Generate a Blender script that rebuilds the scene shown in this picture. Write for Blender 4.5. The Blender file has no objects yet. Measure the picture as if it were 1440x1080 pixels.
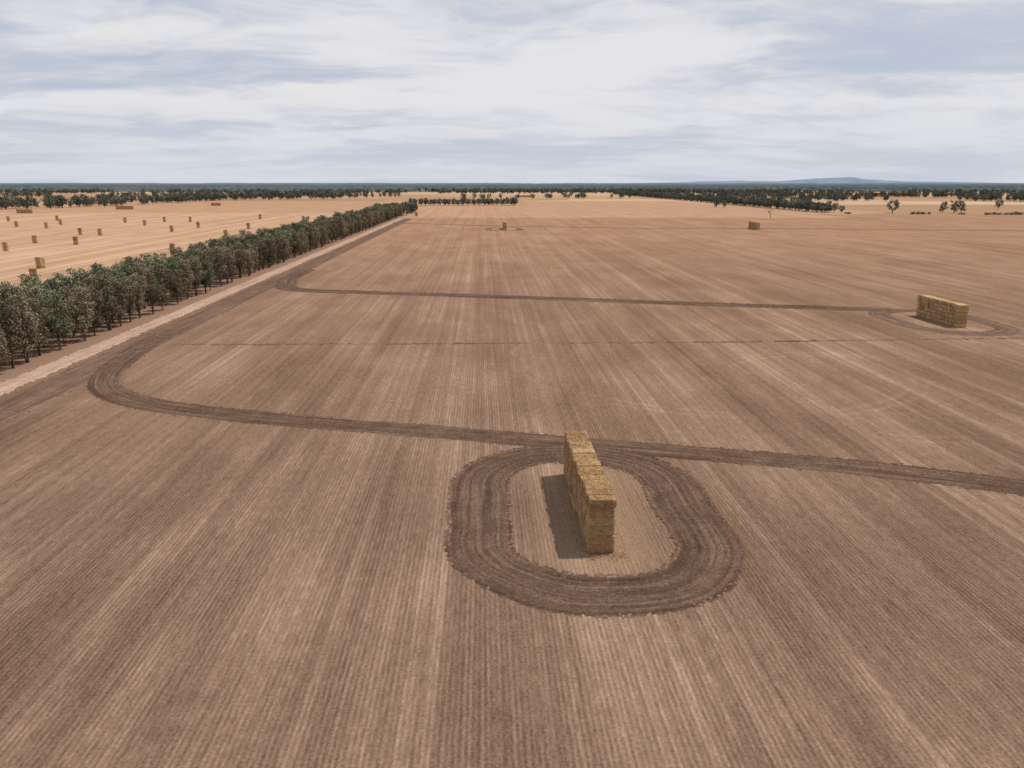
import bpy, math, random
import numpy as np
from mathutils import Vector, noise
S = bpy.context.scene
SL = 0.038            # field rows lean slightly: L = x + SL*y is constant along a row
COL = S.collection

# ---------------------------------------------------------------- helpers
def link(o, parent=None):
    COL.objects.link(o)
    if parent is not None: o.parent = parent
    return o
def empty(name, loc=(0,0,0)):
    e = bpy.data.objects.new(name, None); e.location = loc; return link(e)

class NT:
    def __init__(s, tree): s.t = tree; s.n = tree.nodes; s.l = tree.links
    def new(s, typ, **kw):
        n = s.n.new(typ)
        for k, v in kw.items(): setattr(n, k, v)
        return n
    def put(s, sock, v):
        if v is None: return
        if isinstance(v, bpy.types.NodeSocket): s.l.new(v, sock)
        elif isinstance(v, (tuple, list)):
            if len(v) == 3 and sock.type == 'RGBA': v = (*v, 1)
            sock.default_value = v
        else: sock.default_value = v
    def m(s, op, a, b=None, c=None, clamp=False):
        n = s.new('ShaderNodeMath', operation=op); n.use_clamp = clamp
        s.put(n.inputs[0], a); s.put(n.inputs[1], b); s.put(n.inputs[2], c)
        return n.outputs[0]
    def xyz(s, x=0.0, y=0.0, z=0.0):
        n = s.new('ShaderNodeCombineXYZ')
        s.put(n.inputs[0], x); s.put(n.inputs[1], y); s.put(n.inputs[2], z); return n.outputs[0]
    def sep(s, v):
        n = s.new('ShaderNodeSeparateXYZ'); s.put(n.inputs[0], v); return n.outputs
    def noise(s, v, scale=1.0, detail=3.0, rough=0.55, dist=0.0):
        n = s.new('ShaderNodeTexNoise'); s.put(n.inputs['Vector'], v)
        n.inputs['Scale'].default_value = scale; n.inputs['Detail'].default_value = detail
        n.inputs['Roughness'].default_value = rough; n.inputs['Distortion'].default_value = dist
        return n.outputs[0]
    def mr(s, v, a, b, c=0.0, d=1.0, smooth=True):
        n = s.new('ShaderNodeMapRange'); n.interpolation_type = 'SMOOTHSTEP' if smooth else 'LINEAR'
        s.put(n.inputs[0], v); s.put(n.inputs[1], a); s.put(n.inputs[2], b); s.put(n.inputs[3], c); s.put(n.inputs[4], d)
        return n.outputs[0]
    def mix(s, f, a, b, mode='MIX'):
        n = s.new('ShaderNodeMix', data_type='RGBA', blend_type=mode)
        s.put(n.inputs[0], f); s.put(n.inputs[6], a); s.put(n.inputs[7], b); return n.outputs[2]
    def ramp(s, v, stops):
        n = s.new('ShaderNodeValToRGB'); s.put(n.inputs[0], v); e = n.color_ramp.elements
        e[0].position = stops[0][0]; e[0].color = (*stops[0][1], 1)
        e[1].position = stops[-1][0]; e[1].color = (*stops[-1][1], 1)
        for p, c in stops[1:-1]: k = e.new(p); k.color = (*c, 1)
        return n.outputs[0]
    def bump(s, h, strength, dist):
        n = s.new('ShaderNodeBump'); s.put(n.inputs['Height'], h)
        n.inputs['Strength'].default_value = strength; n.inputs['Distance'].default_value = dist
        return n.outputs[0]
def material(name):
    m = bpy.data.materials.new(name); m.use_nodes = True
    nt = NT(m.node_tree); m.node_tree.nodes.remove(m.node_tree.nodes['Principled BSDF'])
    b = nt.new('ShaderNodeBsdfDiffuse')
    nt.l.new(b.outputs[0], m.node_tree.nodes['Material Output'].inputs['Surface'])
    return m, nt, b

# ---------------------------------------------------------------- ground material
def ground_mat():
    m, t, b = material('stubble_field')
    g = t.new('ShaderNodeNewGeometry'); o = t.sep(g.outputs['Position']); x, y = o[0], o[1]
    L = t.m('MULTIPLY_ADD', y, SL, x)
    wob = t.noise(t.xyz(t.m('MULTIPLY', L, .02), t.m('MULTIPLY', y, .004)), 1, 1)
    Lw = t.m('MULTIPLY_ADD', wob, 1.0, L)
    def an(sx, sy, d=2, r=.55, dist=0.0, z=0.0):
        return t.noise(t.xyz(t.m('MULTIPLY', Lw, sx), t.m('MULTIPLY', y, sy), z), 1, d, r, dist)
    s1 = an(.16, .0018, 3); s2 = an(1.1, .0085, 4, .7, 0, 3.1)
    patch = an(.06, .026, 5, .66, 0, 1.7)
    speck = t.noise(t.xyz(x, y, 0), 4.5, 3, .85)
    clump = t.noise(t.xyz(t.m('MULTIPLY', Lw, 2.6), t.m('MULTIPLY', y, .6), 4.), 1, 3, .8)
    rw = t.m('MULTIPLY_ADD', clump, .07, Lw)
    rows = t.m('MULTIPLY_ADD', t.m('SINE', t.m('MULTIPLY', rw, 2*math.pi/.40)), .5, .5)
    gate = an(.5, .08, 3, .6, 0, 5.5)
    pas = t.m('POWER', t.m('MULTIPLY_ADD', t.m('SINE', t.m('MULTIPLY', Lw, 2*math.pi/6.3)), .5, .5), 5)
    pas = t.m('MULTIPLY', pas, t.mr(gate, .36, .66))
    tram = t.m('POWER', t.m('MULTIPLY_ADD', t.m('SINE', t.m('MULTIPLY', Lw, 2*math.pi/1.9)), .5, .5), 6)
    tram = t.m('MULTIPLY', tram, t.mr(patch, .44, .62))
    v = t.m('MULTIPLY_ADD', t.m('SUBTRACT', s1, .5), .66, .41)
    for s_, w in ((s2, .72), (patch, .72), (speck, 1.05), (clump, .80)):
        v = t.m('MULTIPLY_ADD', t.m('SUBTRACT', s_, .5), w, v)
    v = t.m('MULTIPLY_ADD', t.m('MULTIPLY', t.m('SUBTRACT', rows, .5), t.mr(gate, .30, .60, .25, 1)), .23, v)
    v = t.m('MULTIPLY_ADD', pas, .13, v)
    v = t.m('MULTIPLY_ADD', tram, .11, v)
    # faint wheel-track arcs and the truck lane leading out of the ring
    def arc(cx, cy, r, w, amt, v):
        dx = t.m('SUBTRACT', x, cx); dy = t.m('SUBTRACT', y, cy)
        d = t.m('SQRT', t.m('ADD', t.m('MULTIPLY', dx, dx), t.m('MULTIPLY', dy, dy)))
        d = t.m('ABSOLUTE', t.m('SUBTRACT', t.m('ABSOLUTE', t.m('SUBTRACT', d, r)), 1.1))
        k = t.m('MULTIPLY', t.mr(d, 0.0, w, 1, 0), t.mr(patch, .40, .60))
        return t.m('MULTIPLY_ADD', k, amt, v)
    v = arc(38, 142, 37, 1.0, .11, v); v = arc(60, 120, 26, .9, .10, v)
    v = arc(95, -25, 92, 1.0, .11, v)
    lane = t.m('MULTIPLY', t.mr(t.m('ABSOLUTE', t.m('SUBTRACT', Lw, 10.5)), .3, 2.6, 1, 0), t.mr(y, 54, 50, 0, 1))
    v = t.m('MULTIPLY_ADD', lane, .05, v)
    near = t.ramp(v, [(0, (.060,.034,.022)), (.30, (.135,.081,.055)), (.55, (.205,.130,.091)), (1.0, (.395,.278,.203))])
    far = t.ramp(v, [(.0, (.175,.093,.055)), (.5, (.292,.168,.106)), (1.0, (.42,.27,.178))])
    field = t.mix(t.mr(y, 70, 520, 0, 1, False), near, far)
    # straw littered ground inside the ploughed ring
    dx = t.m('SUBTRACT', x, 8.2); dy = t.m('SUBTRACT', y, 72)
    dy = t.m('MAXIMUM', t.m('SUBTRACT', t.m('ABSOLUTE', dy), 8.5), 0.0)
    dd = t.m('SQRT', t.m('ADD', t.m('MULTIPLY', dx, dx), t.m('MULTIPLY', dy, dy)))
    straw = t.m('MULTIPLY', t.mr(dd, 2.0, 7.5, .6, .10), t.mr(speck, .3, .6, .35, 1))
    field = t.mix(straw, field, (.35, .238, .148))
    # paddocks beyond
    vor = t.new('ShaderNodeTexVoronoi', distance='CHEBYCHEV'); vor.inputs['Scale'].default_value = 1
    t.put(vor.inputs['Vector'], t.xyz(t.m('MULTIPLY', L, .0016), t.m('MULTIPLY', y, .0021)))
    vc = t.sep(vor.outputs['Color'])[0]
    pad = t.ramp(t.m('MULTIPLY_ADD', t.m('SUBTRACT', s1, .5), .5, vc), [(0, (.27,.165,.10)), (.5, (.39,.25,.155)), (1, (.45,.33,.225))])
    yb = t.m('MULTIPLY_ADD', wob, 14, y)
    base = t.mix(t.mr(yb, 850, 856), field, pad)
    mid = t.mix(t.mr(v, .1, .9), (.31, .185, .113), (.42, .27, .172))
    k = t.m('MULTIPLY', t.mr(yb, 765, 772), t.m('MULTIPLY', t.mr(yb, 1500, 1480), t.mr(L, 372, 366)))
    base = t.mix(k, base, mid)
    # left straw paddock
    left = t.mix(t.mr(t.m('MULTIPLY_ADD', t.m('SUBTRACT', s1, .5), .9, v), 0, 1), (.32, .19, .115), (.50, .335, .22))
    k = t.m('MULTIPLY', t.mr(Lw, -107, -110), t.mr(yb, 900, 890))
    base = t.mix(k, base, left)
    # soil and leaf litter under the windbreak
    lit = t.mix(t.mr(speck, .35, .65), (.15, .085, .055), (.32, .205, .145))
    k = t.m('MULTIPLY', t.mr(Lw, -113, -109), t.mr(Lw, -80, -84)); k = t.m('MULTIPLY', k, t.mr(y, 850, 840))
    base = t.mix(k, base, lit)
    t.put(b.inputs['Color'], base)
    return m

def build_ground():
    xs = [-60000,-20000,-6000,-2000,-700,-300,-150,-60,0,60,150,300,700,2000,6000,20000,60000]
    ys = [-3000,-500,0,60,120,200,350,600,1000,2000,5000,12000,30000,60000]
    v = [(x, y, 0) for y in ys for x in xs]; nx = len(xs)
    f = [(j*nx+i, j*nx+i+1, (j+1)*nx+i+1, (j+1)*nx+i) for j in range(len(ys)-1) for i in range(nx-1)]
    me = bpy.data.meshes.new('field_ground'); me.from_pydata(v, [], f)
    me.materials.append(ground_mat()); link(bpy.data.objects.new('field_ground', me))
build_ground()

# ---------------------------------------------------------------- soil strips
def soil_mat(name, c0, c1, c2, bumpd=.10, lines=1.0, clod=1.7):
    m, t, b = material(name)
    uv = t.new('ShaderNodeUVMap'); o = t.sep(uv.outputs[0]); s, d = o[0], o[1]
    g = t.new('ShaderNodeNewGeometry').outputs['Position']
    a = t.noise(t.xyz(t.m('MULTIPLY', s, .035), t.m('MULTIPLY', d, 1.6)), 1, 3, .65)
    c = t.noise(g, 4.0, 4, .85); e_ = t.noise(g, .35, 2)
    v = t.m('ADD', t.m('MULTIPLY', t.m('SUBTRACT', a, .5), 1.5*lines), t.m('MULTIPLY', t.m('SUBTRACT', c, .5), clod))
    v = t.m('MULTIPLY_ADD', t.m('SUBTRACT', e_, .5), .5, v); v = t.m('ADD', v, .5)
    t.put(b.inputs['Color'], t.ramp(v, [(.1, c0), (.5, c1), (.95, c2)]))
    t.put(b.inputs['Normal'], t.bump(c, .7, bumpd))
    return m
M_PLOUGH = soil_mat('ploughed_soil', (.055,.032,.022), (.110,.068,.048), (.215,.142,.103), .11)
M_PLOUGH2 = soil_mat('ploughed_soil_dry', (.075,.045,.031), (.140,.088,.063), (.25,.165,.12), .10)
M_SCRATCH = soil_mat('scratched_soil', (.085,.051,.034), (.138,.086,.060), (.25,.162,.117), .05)
M_TRACK = soil_mat('sandy_soil', (.22,.135,.095), (.375,.25,.188), (.53,.385,.305), .03)
M_DITCH = soil_mat('dry_ditch', (.06,.036,.026), (.110,.068,.047), (.34,.225,.15))

def resample(pts, ds, closed):
    P = [Vector((*p, 0)) for p in pts]; n = len(P); out = []
    rng = n if closed else n-1
    for i in range(rng):
        if closed: a, b_, c, d = P[(i-1) % n], P[i], P[(i+1) % n], P[(i+2) % n]
        else: a, b_, c, d = P[max(i-1, 0)], P[i], P[i+1], P[min(i+2, n-1)]
        k = max(2, int((c-b_).length/ds))
        for q in range(k):
            u = q/k
            out.append(.5*((2*b_)+(c-a)*u+(2*a-5*b_+4*c-d)*u*u+(3*b_-a-3*c+d)*u**3))
    if not closed: out.append(P[-1])
    return out

def strip(name, pts, width, ds, dd, amp, mat, edge=.6, base=.03, groove=.04, gp=.9, fs=2.4, closed=False, seed=0.):
    C = resample(pts, ds, closed); n = len(C)
    hw = width/2+edge; nd = int(2*hw/dd)+1
    V, UV = [], []; s = 0
    for i in range(n):
        p = C[i]
        q0 = C[i-1] if (closed or i > 0) else C[i]; q1 = C[(i+1) % n] if (closed or i < n-1) else C[i]
        T = (q1-q0).normalized(); N = Vector((-T.y, T.x, 0))
        if i: s += (p-C[i-1]).length
        wj = 1+.08*noise.noise(Vector((p.x*.12, p.y*.12, seed)))+.02*noise.noise(Vector((p.x*.5, p.y*.5, seed+3)))
        ef = 1.0
        if not closed:
            ef = min(1, min(i, n-1-i)*ds/2.5)
        for j in range(nd):
            d = -hw+2*hw*j/(nd-1); X = p+N*d*wj
            z = noise.fractal(Vector((X.x*fs, X.y*fs, seed)), .7, 2.1, 3)*amp
            z += groove*math.cos(d*2*math.pi/gp+.9*noise.noise(Vector((p.x*.1, p.y*.1+d*.2, seed))))*(.7+.6*noise.noise(Vector((X.x*.2, X.y*.2, seed+5))))
            tt = max(0., min(1., (abs(d)-(width/2-edge))/(2*edge))); tt = tt*tt*(3-2*tt)
            tt = max(tt, 1-ef)
            rag = noise.noise(Vector((X.x*2.6, X.y*2.6, seed+9)))*amp*2.2*(tt*(1-tt)*4)
            z = base+z+rag - tt*(base+amp*1.7+groove)
            V.append((X.x, X.y, z)); UV.append((s, d))
    F = []
    for i in range(n if closed else n-1):
        a = i*nd; c = ((i+1) % n)*nd
        for j in range(nd-1): F.append((a+j, a+j+1, c+j+1, c+j))
    me = bpy.data.meshes.new(name); me.from_pydata(V, [], F)
    uvl = me.uv_layers.new(name='UVMap')
    idx = np.empty(len(me.loops), dtype=np.int32); me.loops.foreach_get('vertex_index', idx)
    uvl.data.foreach_set('uv', np.array(UV, dtype=np.float32)[idx].ravel())
    if me.polygons[0].normal.z < 0: me.flip_normals()
    me.shade_smooth()
    me.materials.append(mat)
    return link(bpy.data.objects.new(name, me))

def stadium(cx, cy, half, r, ry=None, n=14, sg=0.):
    ry = ry or r; pts = []; st = 7
    for k in range(n+1):
        a = math.pi*k/n; pts.append((cx+r*math.cos(a), cy+half+ry*math.sin(a)))
    for k in range(1, st): pts.append((cx-r, cy+half-2*half*k/st))
    for k in range(n+1):
        a = math.pi+math.pi*k/n; pts.append((cx+r*math.cos(a), cy-half+ry*math.sin(a)))
    for k in range(1, st): pts.append((cx+r, cy-half+2*half*k/st))
    return [(x-SL*(y-cy)+.35*noise.noise(Vector((x*.2, y*.2, sg))), y+.35*noise.noise(Vector((x*.2, y*.2, sg+4)))) for x, y in pts]
def row(L, y): return (L-SL*y, y)

strip('ploughed_ring', stadium(7.4, 72.0, 6.8, 10.9, 10.0, sg=2.), 6.7, .12, .10, .075, M_PLOUGH, edge=.8, base=.08, groove=.045, gp=.80, fs=3.4, closed=True, seed=1.3)
strip('ploughed_firebreak', [(80,69),(57.6,78.1),(41,84.4),(25,88.7),(7.4,93.0),(-9.8,97.3),(-32.9,103),(-51,108.6),(-60.5,113.5),(-67.5,120),(-72.2,129),(-75.0,140),(-77,152),(-78.5,168)], 5.8, .16, .14, .075, M_PLOUGH, edge=.9, base=.08, gp=.8, fs=3.4, seed=4.4)
strip('ploughed_firebreak', [row(-70,300),row(-70,272),(-77.5,256),(-73,243.5),(-64,237.5),(-45,233.5),(-26.3,229.5),(16.8,219.5),(56.3,209.8),(92.7,202),(104,200)], 7.4, .4, .3, .08, M_PLOUGH, edge=1.2, base=.08, gp=1.2, seed=7.4)
strip('ploughed_ring', stadium(106.2, 183, 5.5, 10.8, sg=6.), 6.2, .4, .3, .08, M_PLOUGH2, edge=1.6, base=.07, gp=1.2, closed=True, seed=9.3)
strip('ploughed_firebreak', [(-104,672),(-98,660),(-82,650),(-11,613),(97,583),(176,580),(420,540)], 7, 1.6, .8, .12, M_PLOUGH2, edge=1., base=.10, seed=3.4)
strip('ploughed_ring', stadium(-6, 570, 7, 12), 6, 1.2, .7, .12, M_PLOUGH2, edge=1., base=.06, closed=True, seed=5.3)
strip('ploughed_firebreak', [row(-72.6, y) for y in (40,70,100,150,200,300,450,600,740)], 8.6, .5, .35, .045, M_SCRATCH, edge=1.6, base=.05, groove=.02, seed=6.4)
strip('dirt_track', [row(-80.4, y) for y in (40,70,100,150,200,300,450,600,760)], 5.2, .5, .3, .045, M_TRACK, edge=1.4, base=.05, groove=.012, gp=1.9, fs=.8, seed=8.4)
strip('dry_ditch', [(-74,155),(-40,155.4),(-3,156.4),(30,157.2),(58,158.5),(113,162),(180,166)], 1.6, .3, .2, .11, M_DITCH, edge=.8, base=.055, groove=.0, fs=.7, seed=2.4)

# ---------------------------------------------------------------- hay
def hay_mat():
    m, t, b = material('straw_bale')
    at = t.new('ShaderNodeAttribute', attribute_name='tone').outputs['Fac']
    uv = t.sep(t.new('ShaderNodeUVMap').outputs[0])
    g = t.new('ShaderNodeTexCoord').outputs['Object']; o = t.sep(g)
    f1 = t.noise(g, 6, 4, .85); f2 = t.noise(g, 1.6, 3, .6)
    lay = t.noise(t.xyz(t.m('MULTIPLY', o[0], 2.), t.m('MULTIPLY', o[1], 12.), t.m('MULTIPLY', o[2], 2.)), 1, 3, .7)
    tw = t.m('POWER', t.m('ABSOLUTE', t.m('COSINE', t.m('MULTIPLY', uv[0], math.pi/.2))), 10)
    v = t.m('ADD', t.m('MULTIPLY', f1, 1.4), t.m('MULTIPLY', lay, .7)); v = t.m('MULTIPLY_ADD', f2, .6, v)
    v = t.m('MULTIPLY_ADD', at, .36, v); v = t.m('MULTIPLY_ADD', tw, -.12, v)
    c = t.ramp(t.mr(v, .85, 2.03, 0, 1, False), [(0, (.13,.064,.024)), (.5, (.385,.236,.116)), (1, (.63,.45,.27))])
    t.put(b.inputs['Color'], c)
    h = t.m('MULTIPLY_ADD', tw, -.35, t.m('ADD', f1, t.m('MULTIPLY', lay, .6)))
    t.put(b.inputs['Normal'], t.bump(h, .9, .09))
    return m
M_HAY = hay_mat()

def bale_verts(n):
    hx, hy, hz, r = 1.22, .600, .450, .12
    V, F = [], []
    lin = np.linspace(-1, 1, n+1)
    lin = np.sign(lin)*np.abs(lin)**.75
    for ax in range(3):
        for sg in (-1, 1):
            base = len(V)
            for u in lin:
                for w in lin:
                    p = [0, 0, 0]; p[ax] = sg; p[(ax+1) % 3] = u*sg; p[(ax+2) % 3] = w
                    V.append((p[0]*hx, p[1]*hy, p[2]*hz))
            for i in range(n):
                for j in range(n):
                    a = base+i*(n+1)+j; F.append((a, a+n+1, a+n+2, a+1))
    V = np.array(V); inner = np.clip(V, [-(hx-r), -(hy-r), -(hz-r)], [hx-r, hy-r, hz-r])
    dlt = V-inner; ln = np.linalg.norm(dlt, axis=1, keepdims=True); ln[ln == 0] = 1
    V = inner+dlt/ln*r
    return V, np.array(F)

def hay_stack(name, cx, cy, cols, tiers, n=6, rot=0.0, seed=1, fuzz=0, jit=1.0):
    R = random.Random(seed); BV, BF = bale_verts(n)
    VV, FF, TT, UU = [], [], [], []; base = 0
    for c in range(cols):
        colx = R.uniform(-.06, .06)*jit; lean = R.uniform(-.014, .014); colz = R.uniform(-.009, .009)
        for k in range(tiers):
            P = BV.copy()
            if n > 2:
                off = R.uniform(0, 50)
                for i in range(len(P)):
                    q = Vector(P[i]); nn = noise.noise(q*2.3+Vector((off, 0, 0)))*.055+noise.noise(q*6+Vector((off, 3, 0)))*.035
                    P[i] += np.array(q.normalized())*nn
                P[:, 0] *= 1+.018*np.cos(P[:, 2]*2.8)
            a = R.gauss(0, .014)*jit; ca, sa = math.cos(a), math.sin(a)
            X = P[:, 0]*ca-P[:, 1]*sa; Y = P[:, 0]*sa+P[:, 1]*ca; Z = P[:, 2]
            Xo = X+colx+R.gauss(0, .055)*jit+lean*k
            Yo = Y+(c-(cols-1)/2)*1.225+R.gauss(0, .02)*jit
            Zo = Z+.45+k*(.895+colz)+R.gauss(0, .012)*(k > 0)
            VV.append(np.stack([Xo, Yo, Zo], 1)); UU.append(BV[:, [1, 2]])
            FF.append(BF+base); base += len(P)
            TT.append(np.full(len(BF), R.random(), dtype=np.float32))
    V = np.concatenate(VV); F = np.concatenate(FF); T = np.concatenate(TT); U = np.concatenate(UU)
    if fuzz:
        Hh = tiers*.9; Ll = cols*1.225; fv, ff = [], []
        for i in range(fuzz):
            f = R.choice((0, 0, 1, 2, 2, 3))
            if f == 0: p = Vector((R.choice((-1, 1))*1.25, R.uniform(-Ll/2, Ll/2), R.uniform(.0, Hh)))
            elif f == 1: p = Vector((R.uniform(-1.2, 1.2), R.choice((-1, 1))*(Ll/2+.02), R.uniform(.0, Hh)))
            elif f == 2: p = Vector((R.uniform(-1.2, 1.2), R.uniform(-Ll/2, Ll/2), Hh+.02))
            else:
                s = R.choice((-1, 1)); p = Vector((s*(1.3+abs(R.gauss(0, .9))), R.uniform(-Ll/2-1, Ll/2+1), .03))
                if R.random() < .3: p = Vector((R.uniform(-1.5, 2.2), -Ll/2-abs(R.gauss(0, .9)), .03))
            d = Vector((R.gauss(0, 1), R.gauss(0, 1), R.gauss(0, .45 if f < 3 else .1))).normalized()*R.uniform(.08, .2)
            w = d.cross(Vector((R.gauss(0, 1), R.gauss(0, 1), R.gauss(0, 1)))).normalized()*.013
            b0 = len(V)+len(fv); fv += [tuple(p-d-w), tuple(p+d-w), tuple(p+d+w), tuple(p-d+w)]; ff.append((b0, b0+1, b0+2, b0+3))
        V = np.concatenate([V, np.array(fv)]); F = np.concatenate([F, np.array(ff)])
        T = np.concatenate([T, np.array([R.random() for _ in ff], dtype=np.float32)]); U = np.concatenate([U, np.full((len(fv), 2), .1)])
    me = bpy.data.meshes.new(name); me.from_pydata(V.tolist(), [], F.tolist())
    at = me.attributes.new('tone', 'FLOAT', 'FACE'); at.data.foreach_set('value', T)
    uvl = me.uv_layers.new(name='UVMap'); idx = np.empty(len(me.loops), dtype=np.int32); me.loops.foreach_get('vertex_index', idx)
    uvl.data.foreach_set('uv', U.astype(np.float32)[idx].ravel())
    me.materials.append(M_HAY)
    o = bpy.data.objects.new(name, me); o.location = (cx, cy, 0); o.rotation_euler = (0, 0, rot); link(o); return o
hay_stack('hay_bale_stack', 7.75, 72.3, 16, 6, n=8, rot=.052, seed=3, fuzz=8000)
hay_stack('hay_bale_stack', 106.2, 183, 14, 6, n=4, rot=.045, seed=4)
hay_stack('hay_bale_stack', -5.5, 570, 16, 6, n=2, rot=.03, seed=5)
hay_stack('hay_bale_stack', 181, 570, 15, 6, n=2, rot=.03, seed=6)
hay_stack('hay_bale_stack', 27, 1900, 34, 6, n=2, rot=math.pi/2, seed=7)
hay_stack('hay_bale_stack', -100, 800, 3, 5, n=2, rot=.1, seed=8)
small = []
for s in range(4):
    o = hay_stack('hay_bale_stack', 0, 0, 1 if s < 3 else 2, 5, n=3, rot=0, seed=20+s, jit=1.6); small.append(o.data); bpy.data.objects.remove(o)
RR = random.Random(5)
for (x, y) in [(-255.7,382),(-272.5,433),(-390,600),(-355,581),(-374,632),(-243.6,423),(-288,507),(-271,500),(-338,667),(-299,621),
               (-240,537),(-309,679),(-286,679),(-243,590),(-183,486),(-198,572),(-242,734),(-177,277),(-190,303),(-168,374),(-420,705),(-455,690)]:
    me = small[3] if (x, y) == (-190, 303) else small[RR.randrange(3)]
    o = bpy.data.objects.new('hay_bale_stack', me); o.location = (x, y, 0); o.rotation_euler = (0, 0, RR.uniform(-.3, .3)); link(o)
    if y == 277: o.scale = (1, 1, .62)
for (x, y, c) in [(-560, 880, 14), (-510, 1010, 18), (-455, 1180, 12)]:
    hay_stack('hay_bale_stack', x, y, c, 5, n=2, rot=math.pi/2+.1, seed=int(-x))

# ---------------------------------------------------------------- trees
def leaf_mat(name, cols, haze=(0, 0, 0), hz=0.):
    m, t, b = material(name)
    at = t.new('ShaderNodeAttribute', attribute_name='tone').outputs['Fac']
    rnd = t.new('ShaderNodeObjectInfo').outputs['Random']
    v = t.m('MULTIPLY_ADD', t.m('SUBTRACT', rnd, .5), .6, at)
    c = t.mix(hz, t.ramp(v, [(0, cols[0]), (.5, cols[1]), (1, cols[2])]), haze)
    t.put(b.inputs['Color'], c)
    return m
M_LF = leaf_mat('foliage_olive_brown', ((.080,.060,.040), (.185,.147,.100), (.32,.265,.185)))
M_LG = leaf_mat('foliage_green', ((.062,.067,.040), (.150,.160,.096), (.28,.285,.18)))
M_LE = leaf_mat('foliage_eucalypt', ((.055,.060,.044), (.105,.112,.082), (.18,.18,.135)), (.19,.21,.235), .12)  # bluish distance haze mixed into the leaf colour
def bark_mat():
    m, t, b = material('bark'); g = t.new('ShaderNodeTexCoord').outputs['Object']
    o = t.sep(g); v = t.noise(t.xyz(t.m('MULTIPLY', o[0], 8.), t.m('MULTIPLY', o[1], 8.), o[2]), 1, 2)
    t.put(b.inputs['Color'], t.mix(t.mr(v, .3, .7), (.05,.036,.028), (.14,.11,.088)))
    return m
M_BARK = bark_mat()

def tube(V, F, pts, rad, k=6):
    b0 = len(V)
    for i, p in enumerate(pts):
        T = (pts[min(i+1, len(pts)-1)]-pts[max(i-1, 0)]).normalized()
        A = T.cross(Vector((.3, 1, .1))).normalized(); B = T.cross(A)
        for q in range(k):
            a = 2*math.pi*q/k; V.append(tuple(p+(A*math.cos(a)+B*math.sin(a))*rad[i]))
    for i in range(len(pts)-1):
        for q in range(k):
            F.append((b0+i*k+q, b0+i*k+(q+1) % k, b0+(i+1)*k+(q+1) % k, b0+(i+1)*k+q))

def tree_mesh(name, seed, H, cb, R0, nlobe, nleaf, ls, mat, stems=1, top=.62, droop=.0, trunk_r=.16):
    R = random.Random(seed); V, F = [], []
    lobes = []
    for i in range(nlobe):
        u = (i+.5)/nlobe; z = cb+(H-cb)*(.08+.88*u)
        uz = (z-cb)/(H-cb)
        prof = math.sqrt(max(0.02, 1-((uz-top)/(1.03-top if uz > top else top+.25))**2))
        a = i*2.4+R.uniform(-.6, .6); rr = R0*prof*R.uniform(.25, .78)
        lr = R0*R.uniform(.27, .46)*(.75+.25*prof)
        c = Vector((rr*math.cos(a), rr*math.sin(a), min(z, H-lr*.7)))
        lobes.append((c, lr, R.uniform(-.16, .16)))
    for sidx in range(stems):
        a = R.uniform(0, 6.28); o0 = Vector((math.cos(a), math.sin(a), 0))*(.25*(stems > 1)*R.uniform(.4, 1.4))
        topc = lobes[int(nlobe*.6)+sidx % 3][0]
        pts = [o0, o0+Vector((R.uniform(-.1, .1), R.uniform(-.1, .1), cb*.6)), o0*2+Vector((R.uniform(-.3, .3), R.uniform(-.3, .3), cb*1.3)), topc]
        tube(V, F, pts, [trunk_r*1.25, trunk_r, trunk_r*.75, trunk_r*.25], 6)
        for q in range(max(3, nlobe//(2*stems))):
            c = lobes[R.randrange(nlobe)][0]; s0 = pts[1].lerp(pts[2], R.random())
            if c.z > s0.z: tube(V, F, [s0, s0.lerp(c, .5)+Vector((0, 0, -.15)), c], [trunk_r*.5, trunk_r*.33, trunk_r*.12], 4)
    nb = len(F); tone = [0.5]*nb
    tot = sum(l[1]**2 for l in lobes)
    zmin = cb
    for (c, lr, lt) in lobes:
        for i in range(int(nleaf*lr*lr/tot)):
            d = Vector((R.gauss(0, 1), R.gauss(0, 1), R.gauss(0, 1))).normalized()
            r = lr*(R.random()**.38)*R.uniform(.85, 1.22)
            p = c+Vector((d.x*r, d.y*r, d.z*r*.85))
            if droop: p.z -= droop*R.random()**2*(1 if d.z < 0 else .2)
            nrm = (d+Vector((R.gauss(0, .7), R.gauss(0, .7), R.gauss(0, .7)))).normalized()
            A = nrm.cross(Vector((R.gauss(0, 1), R.gauss(0, 1), R.gauss(0, 1)))).normalized(); B = nrm.cross(A)
            s = ls*R.uniform(.5, 1.25); e = s*R.uniform(.35, .8); b0 = len(V)
            V += [tuple(p-A*s*.5), tuple(p-B*e*.5), tuple(p+A*s*.5), tuple(p+B*e*.5)]
            F.append((b0, b0+1, b0+2, b0+3))
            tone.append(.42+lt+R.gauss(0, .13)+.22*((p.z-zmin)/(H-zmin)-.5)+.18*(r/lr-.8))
    me = bpy.data.meshes.new(name); me.from_pydata(V, [], F)
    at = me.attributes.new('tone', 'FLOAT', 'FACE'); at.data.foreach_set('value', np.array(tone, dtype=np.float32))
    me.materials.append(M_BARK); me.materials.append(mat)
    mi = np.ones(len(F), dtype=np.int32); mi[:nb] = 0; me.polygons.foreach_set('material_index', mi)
    return me

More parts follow.
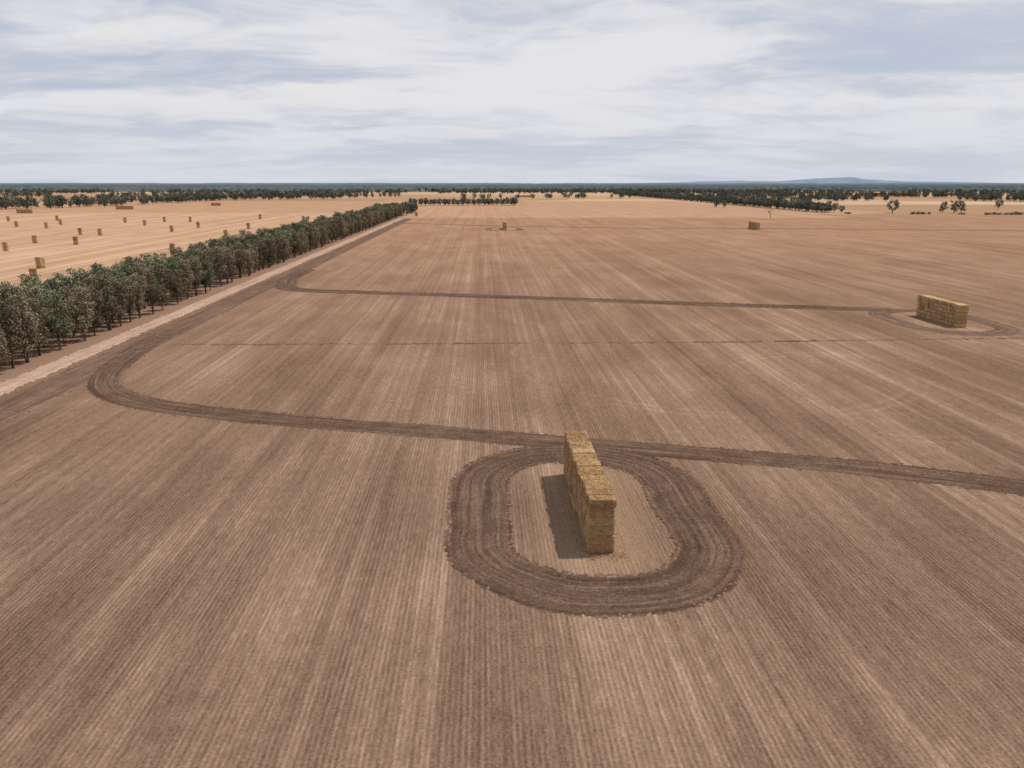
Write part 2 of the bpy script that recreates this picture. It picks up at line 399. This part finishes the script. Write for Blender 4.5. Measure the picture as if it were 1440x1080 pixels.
front = [tree_mesh('front_tree', 100+i, 11.2+.7*(i % 3), 2.1+.5*(i % 2), 2.95, 22, 3600, .40, M_LF, stems=2+i % 2, droop=1.0, trunk_r=.14, top=.58) for i in range(6)]
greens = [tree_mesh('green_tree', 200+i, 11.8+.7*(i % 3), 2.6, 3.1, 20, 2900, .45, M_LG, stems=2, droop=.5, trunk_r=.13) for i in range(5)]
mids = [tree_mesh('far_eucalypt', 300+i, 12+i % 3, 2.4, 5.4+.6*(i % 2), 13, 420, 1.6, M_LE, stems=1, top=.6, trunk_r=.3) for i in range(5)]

R = random.Random(11)
def inst(me, x, y, s, parent, name='tree', sz=None):
    o = bpy.data.objects.new(name, me); o.location = (x, y, -.05); o.rotation_euler = (0, 0, R.uniform(0, 6.28))
    o.scale = (s*R.uniform(.92, 1.1), s*R.uniform(.92, 1.1), sz or s*R.uniform(.94, 1.08)); return link(o, parent)
wb = empty('windbreak_trees')
for r_, (L0, ms) in enumerate(((-87.2, front), (-92.3, front), (-97.8, greens), (-103.5, greens))):
    y = 78+r_*2
    while y < 838:
        gap = R.random() < .04
        if not gap:
            m_ = R.choice(ms)
            if r_ == 1 and R.random() < .35: m_ = R.choice(greens)
            if r_ == 0 and R.random() < .10: m_ = R.choice(greens)
            if r_ == 3 and R.random() < .2: m_ = R.choice(front)
            s = R.uniform(.80, 1.08)
            if R.random() < .10: s *= .75
            inst(m_, L0-SL*y+R.uniform(-.9, .9), y, s, wb)
        y += R.uniform(4.2, 6.4)
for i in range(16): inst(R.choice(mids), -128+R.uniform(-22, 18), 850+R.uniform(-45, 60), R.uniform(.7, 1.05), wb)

ro = empty('distant_windbreak_trees')
y = 885
while y < 2400:
    for k in range(3):
        inst(R.choice(mids), 382-.027*y+k*9+R.uniform(-3, 3), y+R.uniform(-4, 4), R.uniform(.7, 1.02), ro)
    y += R.uniform(8, 14)
cw = empty('distant_windbreak_trees')
x = -156
while x < 8:
    for k in range(2): inst(R.choice(mids), x+R.uniform(-2, 2), 1195+k*9+x*.05+R.uniform(-3, 3), R.uniform(.68, .95), cw)
    x += R.uniform(5.5, 9)

dt = empty('distant_trees')
def band(x0, y0, x1, y1, w, count, ms, smin=.8, smax=1.25, thr=-1.0):
    for i in range(count):
        u = R.random(); x = x0+(x1-x0)*u+R.gauss(0, w*.25); y = y0+(y1-y0)*u+R.gauss(0, w*.5)
        if noise.noise(Vector((x*.005, y*.004, 3.3))) < thr: continue
        inst(R.choice(ms), x, y, R.uniform(smin, smax), dt)
band(-900, 900, -620, 1080, 30, 80, mids, .8, 1.25)
band(-640, 1020, -545, 2200, 80, 240, mids)
band(-1500, 1300, -600, 1500, 70, 170, mids, .7, 1.2, -.15)
band(-560, 1560, -250, 1950, 50, 60, mids, thr=-.15)
band(-1900, 1950, -350, 2050, 90, 380, mids, .7, 1.25, -.2)
band(-2600, 2600, 900, 2650, 100, 900, mids, .8, 1.3, -.22)
band(-350, 3000, 700, 3000, 80, 200, mids, .9, 1.3, -.5)
band(400, 1560, 1500, 1450, 70, 340, mids, .7, 1.2, -.15)
band(420, 1950, 1900, 1850, 90, 480, mids, .8, 1.2, -.18)
band(430, 2550, 2600, 2450, 110, 600, mids, .8, 1.3, -.25)
band(420, 1290, 1100, 1240, 24, 70, mids, .7, 1.0, -.1)
band(-100, 1650, 420, 1850, 40, 34, mids, .8, 1.1)
for (x, y, s) in [(435,876,1.25),(497,884,1.0),(509,882,1.15),(522,890,1.0),(289,1083,1.05),(297,1075,.8),(-410,1570,1.4),(-390,1590,1.0),(-372,1600,1.2),(130,1950,1.5),(150,1960,1.2),(640,1010,1.0)]:
    inst(mids[int(abs(x)) % 5], x, y, s, None, 'eucalyptus_tree')
shr = empty('shrubs')
for (x0, x1, y0, c) in [(444,464,850,6),(517,560,840,12),(375,380,860,2),(495,500,845,2)]:
    for i in range(c):
        o = inst(R.choice(mids), x0+(x1-x0)*(i+.5)/c, y0+R.uniform(-3, 3), R.uniform(.38, .55), shr, 'shrub'); o.scale.z *= .6; o.location.z = -1.2

def bare():
    V, F = [], []; r = random.Random(3)
    def br(p, d, l, w, k):
        q = p+d*l; mid = p+d*l*.5+Vector((r.gauss(0, .05), r.gauss(0, .05), 0))*l
        tube(V, F, [p, mid, q], [w, w*.8, w*.55], 5)
        if k:
            for i in range(3 if k > 1 else 4):
                nd = (d+Vector((r.gauss(0, .55), r.gauss(0, .55), r.gauss(.1, .3)))).normalized(); br(q, nd, l*r.uniform(.6, .85), w*.5, k-1)
    br(Vector((0, 0, 0)), Vector((0, 0, 1)), 3.2, .35, 4)
    me = bpy.data.meshes.new('bare_tree'); me.from_pydata(V, [], F); me.materials.append(M_BARK)
    o = bpy.data.objects.new('bare_tree', me); o.location = (253, 748, -.1); link(o)
bare()

# ---------------------------------------------------------------- far forest and hills
def terrain_mat(name, c0, c1, sc):
    m, t, b = material(name); g = t.new('ShaderNodeNewGeometry').outputs['Position']
    t.put(b.inputs['Color'], t.mix(t.mr(t.noise(g, sc, 3, .7), .35, .65), c0, c1)); return m
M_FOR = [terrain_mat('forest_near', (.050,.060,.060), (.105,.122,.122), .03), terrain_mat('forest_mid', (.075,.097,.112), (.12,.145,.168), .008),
         terrain_mat('forest_far', (.105,.14,.18), (.14,.175,.215), .003)]  # aerial haze painted into the canopy colours, bluer and paler per distance band
def ridge(name, x0, x1, y0, depth, hfun, dx, ny, mat):
    V, F = [], []; n = int((x1-x0)/dx)+1
    for j in range(ny+1):
        for i in range(n):
            x = x0+i*dx; y = y0+depth*j/ny
            V.append((x, y, hfun(x, y)*math.sin(math.pi*min(1, (j+.02)/ny))**.4 if 0 < j < ny else -2))
    for j in range(ny):
        for i in range(n-1): a = j*n+i; F.append((a, a+1, a+1+n, a+n))
    me = bpy.data.meshes.new(name); me.from_pydata(V, [], F); me.materials.append(mat); return link(bpy.data.objects.new(name, me))
N = lambda x, y, z=0.: noise.noise(Vector((x, y, z)))
def grove(x, y):   # patchy canopy with clearings
    k = N(x*.0035, y*.0022, 6.)+.5*N(x*.012, y*.008, 2.)
    return max(-3, min(15, 6+60*(k+.12)))*(.72+.5*R.random())
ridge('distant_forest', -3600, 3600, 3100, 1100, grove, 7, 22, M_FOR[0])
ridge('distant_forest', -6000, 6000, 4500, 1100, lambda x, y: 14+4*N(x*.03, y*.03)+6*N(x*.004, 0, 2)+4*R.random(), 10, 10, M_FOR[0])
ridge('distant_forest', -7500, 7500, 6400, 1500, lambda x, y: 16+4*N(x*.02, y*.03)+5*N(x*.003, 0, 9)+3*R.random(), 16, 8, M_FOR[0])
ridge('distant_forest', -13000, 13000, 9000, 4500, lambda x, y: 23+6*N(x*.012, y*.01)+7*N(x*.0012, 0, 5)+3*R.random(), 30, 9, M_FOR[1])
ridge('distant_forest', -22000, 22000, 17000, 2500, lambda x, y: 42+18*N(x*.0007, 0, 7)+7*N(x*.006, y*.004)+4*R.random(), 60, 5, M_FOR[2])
def hill(x, y):
    h = 25+200*math.exp(-((x-12200)/1500)**2)+105*math.exp(-((x-8500)/2600)**2)+75*math.exp(-((x-15500)/2500)**2)
    return h*(1+.22*N(x*.0011, y*.0005, 1.)+.06*N(x*.005, y*.002, 4.))
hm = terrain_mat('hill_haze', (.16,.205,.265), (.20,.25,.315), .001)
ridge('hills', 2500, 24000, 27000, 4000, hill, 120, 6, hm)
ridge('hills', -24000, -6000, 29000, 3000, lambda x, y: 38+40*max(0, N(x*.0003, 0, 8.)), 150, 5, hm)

# ---------------------------------------------------------------- light, sky, camera
sv = Vector((2.9, .95, 5.4))
sun = bpy.data.lights.new('sun', 'SUN'); sun.energy = 3.8; sun.angle = math.radians(.9); sun.color = (1, .95, .87)
so = bpy.data.objects.new('sun', sun); so.rotation_euler = sv.to_track_quat('Z', 'Y').to_euler(); so.location = (0, 0, 80); link(so)

w = bpy.data.worlds.new('World'); S.world = w; w.use_nodes = True
t = NT(w.node_tree); bg = w.node_tree.nodes['Background']
sky = t.new('ShaderNodeTexSky', sky_type='NISHITA'); sky.sun_disc = False
sky.sun_elevation = math.asin(sv.normalized().z); sky.sun_rotation = math.atan2(sv.x, sv.y); sky.altitude = 150; sky.dust_density = 1.5
d = t.new('ShaderNodeTexCoord').outputs['Generated']; o = t.sep(d)
z = t.m('ADD', t.m('MAXIMUM', o[2], 0.0), .12)
px = t.m('DIVIDE', o[0], z); py = t.m('DIVIDE', o[1], z)
wx = t.noise(t.xyz(px, py, 5), .7, 3); wx = t.m('SUBTRACT', wx, .5)
cx = t.m('MULTIPLY_ADD', wx, 1.4, px); cy = t.m('MULTIPLY_ADD', wx, 1.1, py)
c1 = t.noise(t.xyz(t.m('MULTIPLY', cx, .50), t.m('MULTIPLY', cy, .85), 1.3), 1, 5, .56)
c2 = t.noise(t.xyz(t.m('MULTIPLY', cx, 2.6), t.m('MULTIPLY', cy, 3.8), 4.3), 1, 5, .65)
c = t.m('ADD', t.m('MULTIPLY', c1, .78), t.m('MULTIPLY', c2, .22))
cov = t.mr(c, .36, .52, .05, 1)
hz = t.mr(o[2], .0, .11, 0, 1)
blue = t.mix(.8, sky.outputs[0], (5.1, 5.6, 6.8))
shade = t.mix(t.mr(c, .43, .58), (6.05, 6.25, 6.95), (7.9, 7.85, 8.05))
cl = t.mix(t.m('MULTIPLY', cov, .97), blue, shade)
cl = t.mix(t.m('MULTIPLY', t.m('SUBTRACT', 1.0, hz), .68), cl, (6.1, 6.55, 7.3))
t.put(bg.inputs['Color'], cl); bg.inputs['Strength'].default_value = .1

cam = bpy.data.cameras.new('camera'); cam.sensor_width = 36; cam.lens = 36*1050/1440; cam.clip_end = 200000; cam.clip_start = .5
co = bpy.data.objects.new('camera', cam); co.location = (0, 0, 33); co.rotation_euler = (math.radians(90-15.03), 0, 0); link(co); S.camera = co
S.view_settings.view_transform = 'Standard'; S.view_settings.look = 'None'; S.view_settings.exposure = 0
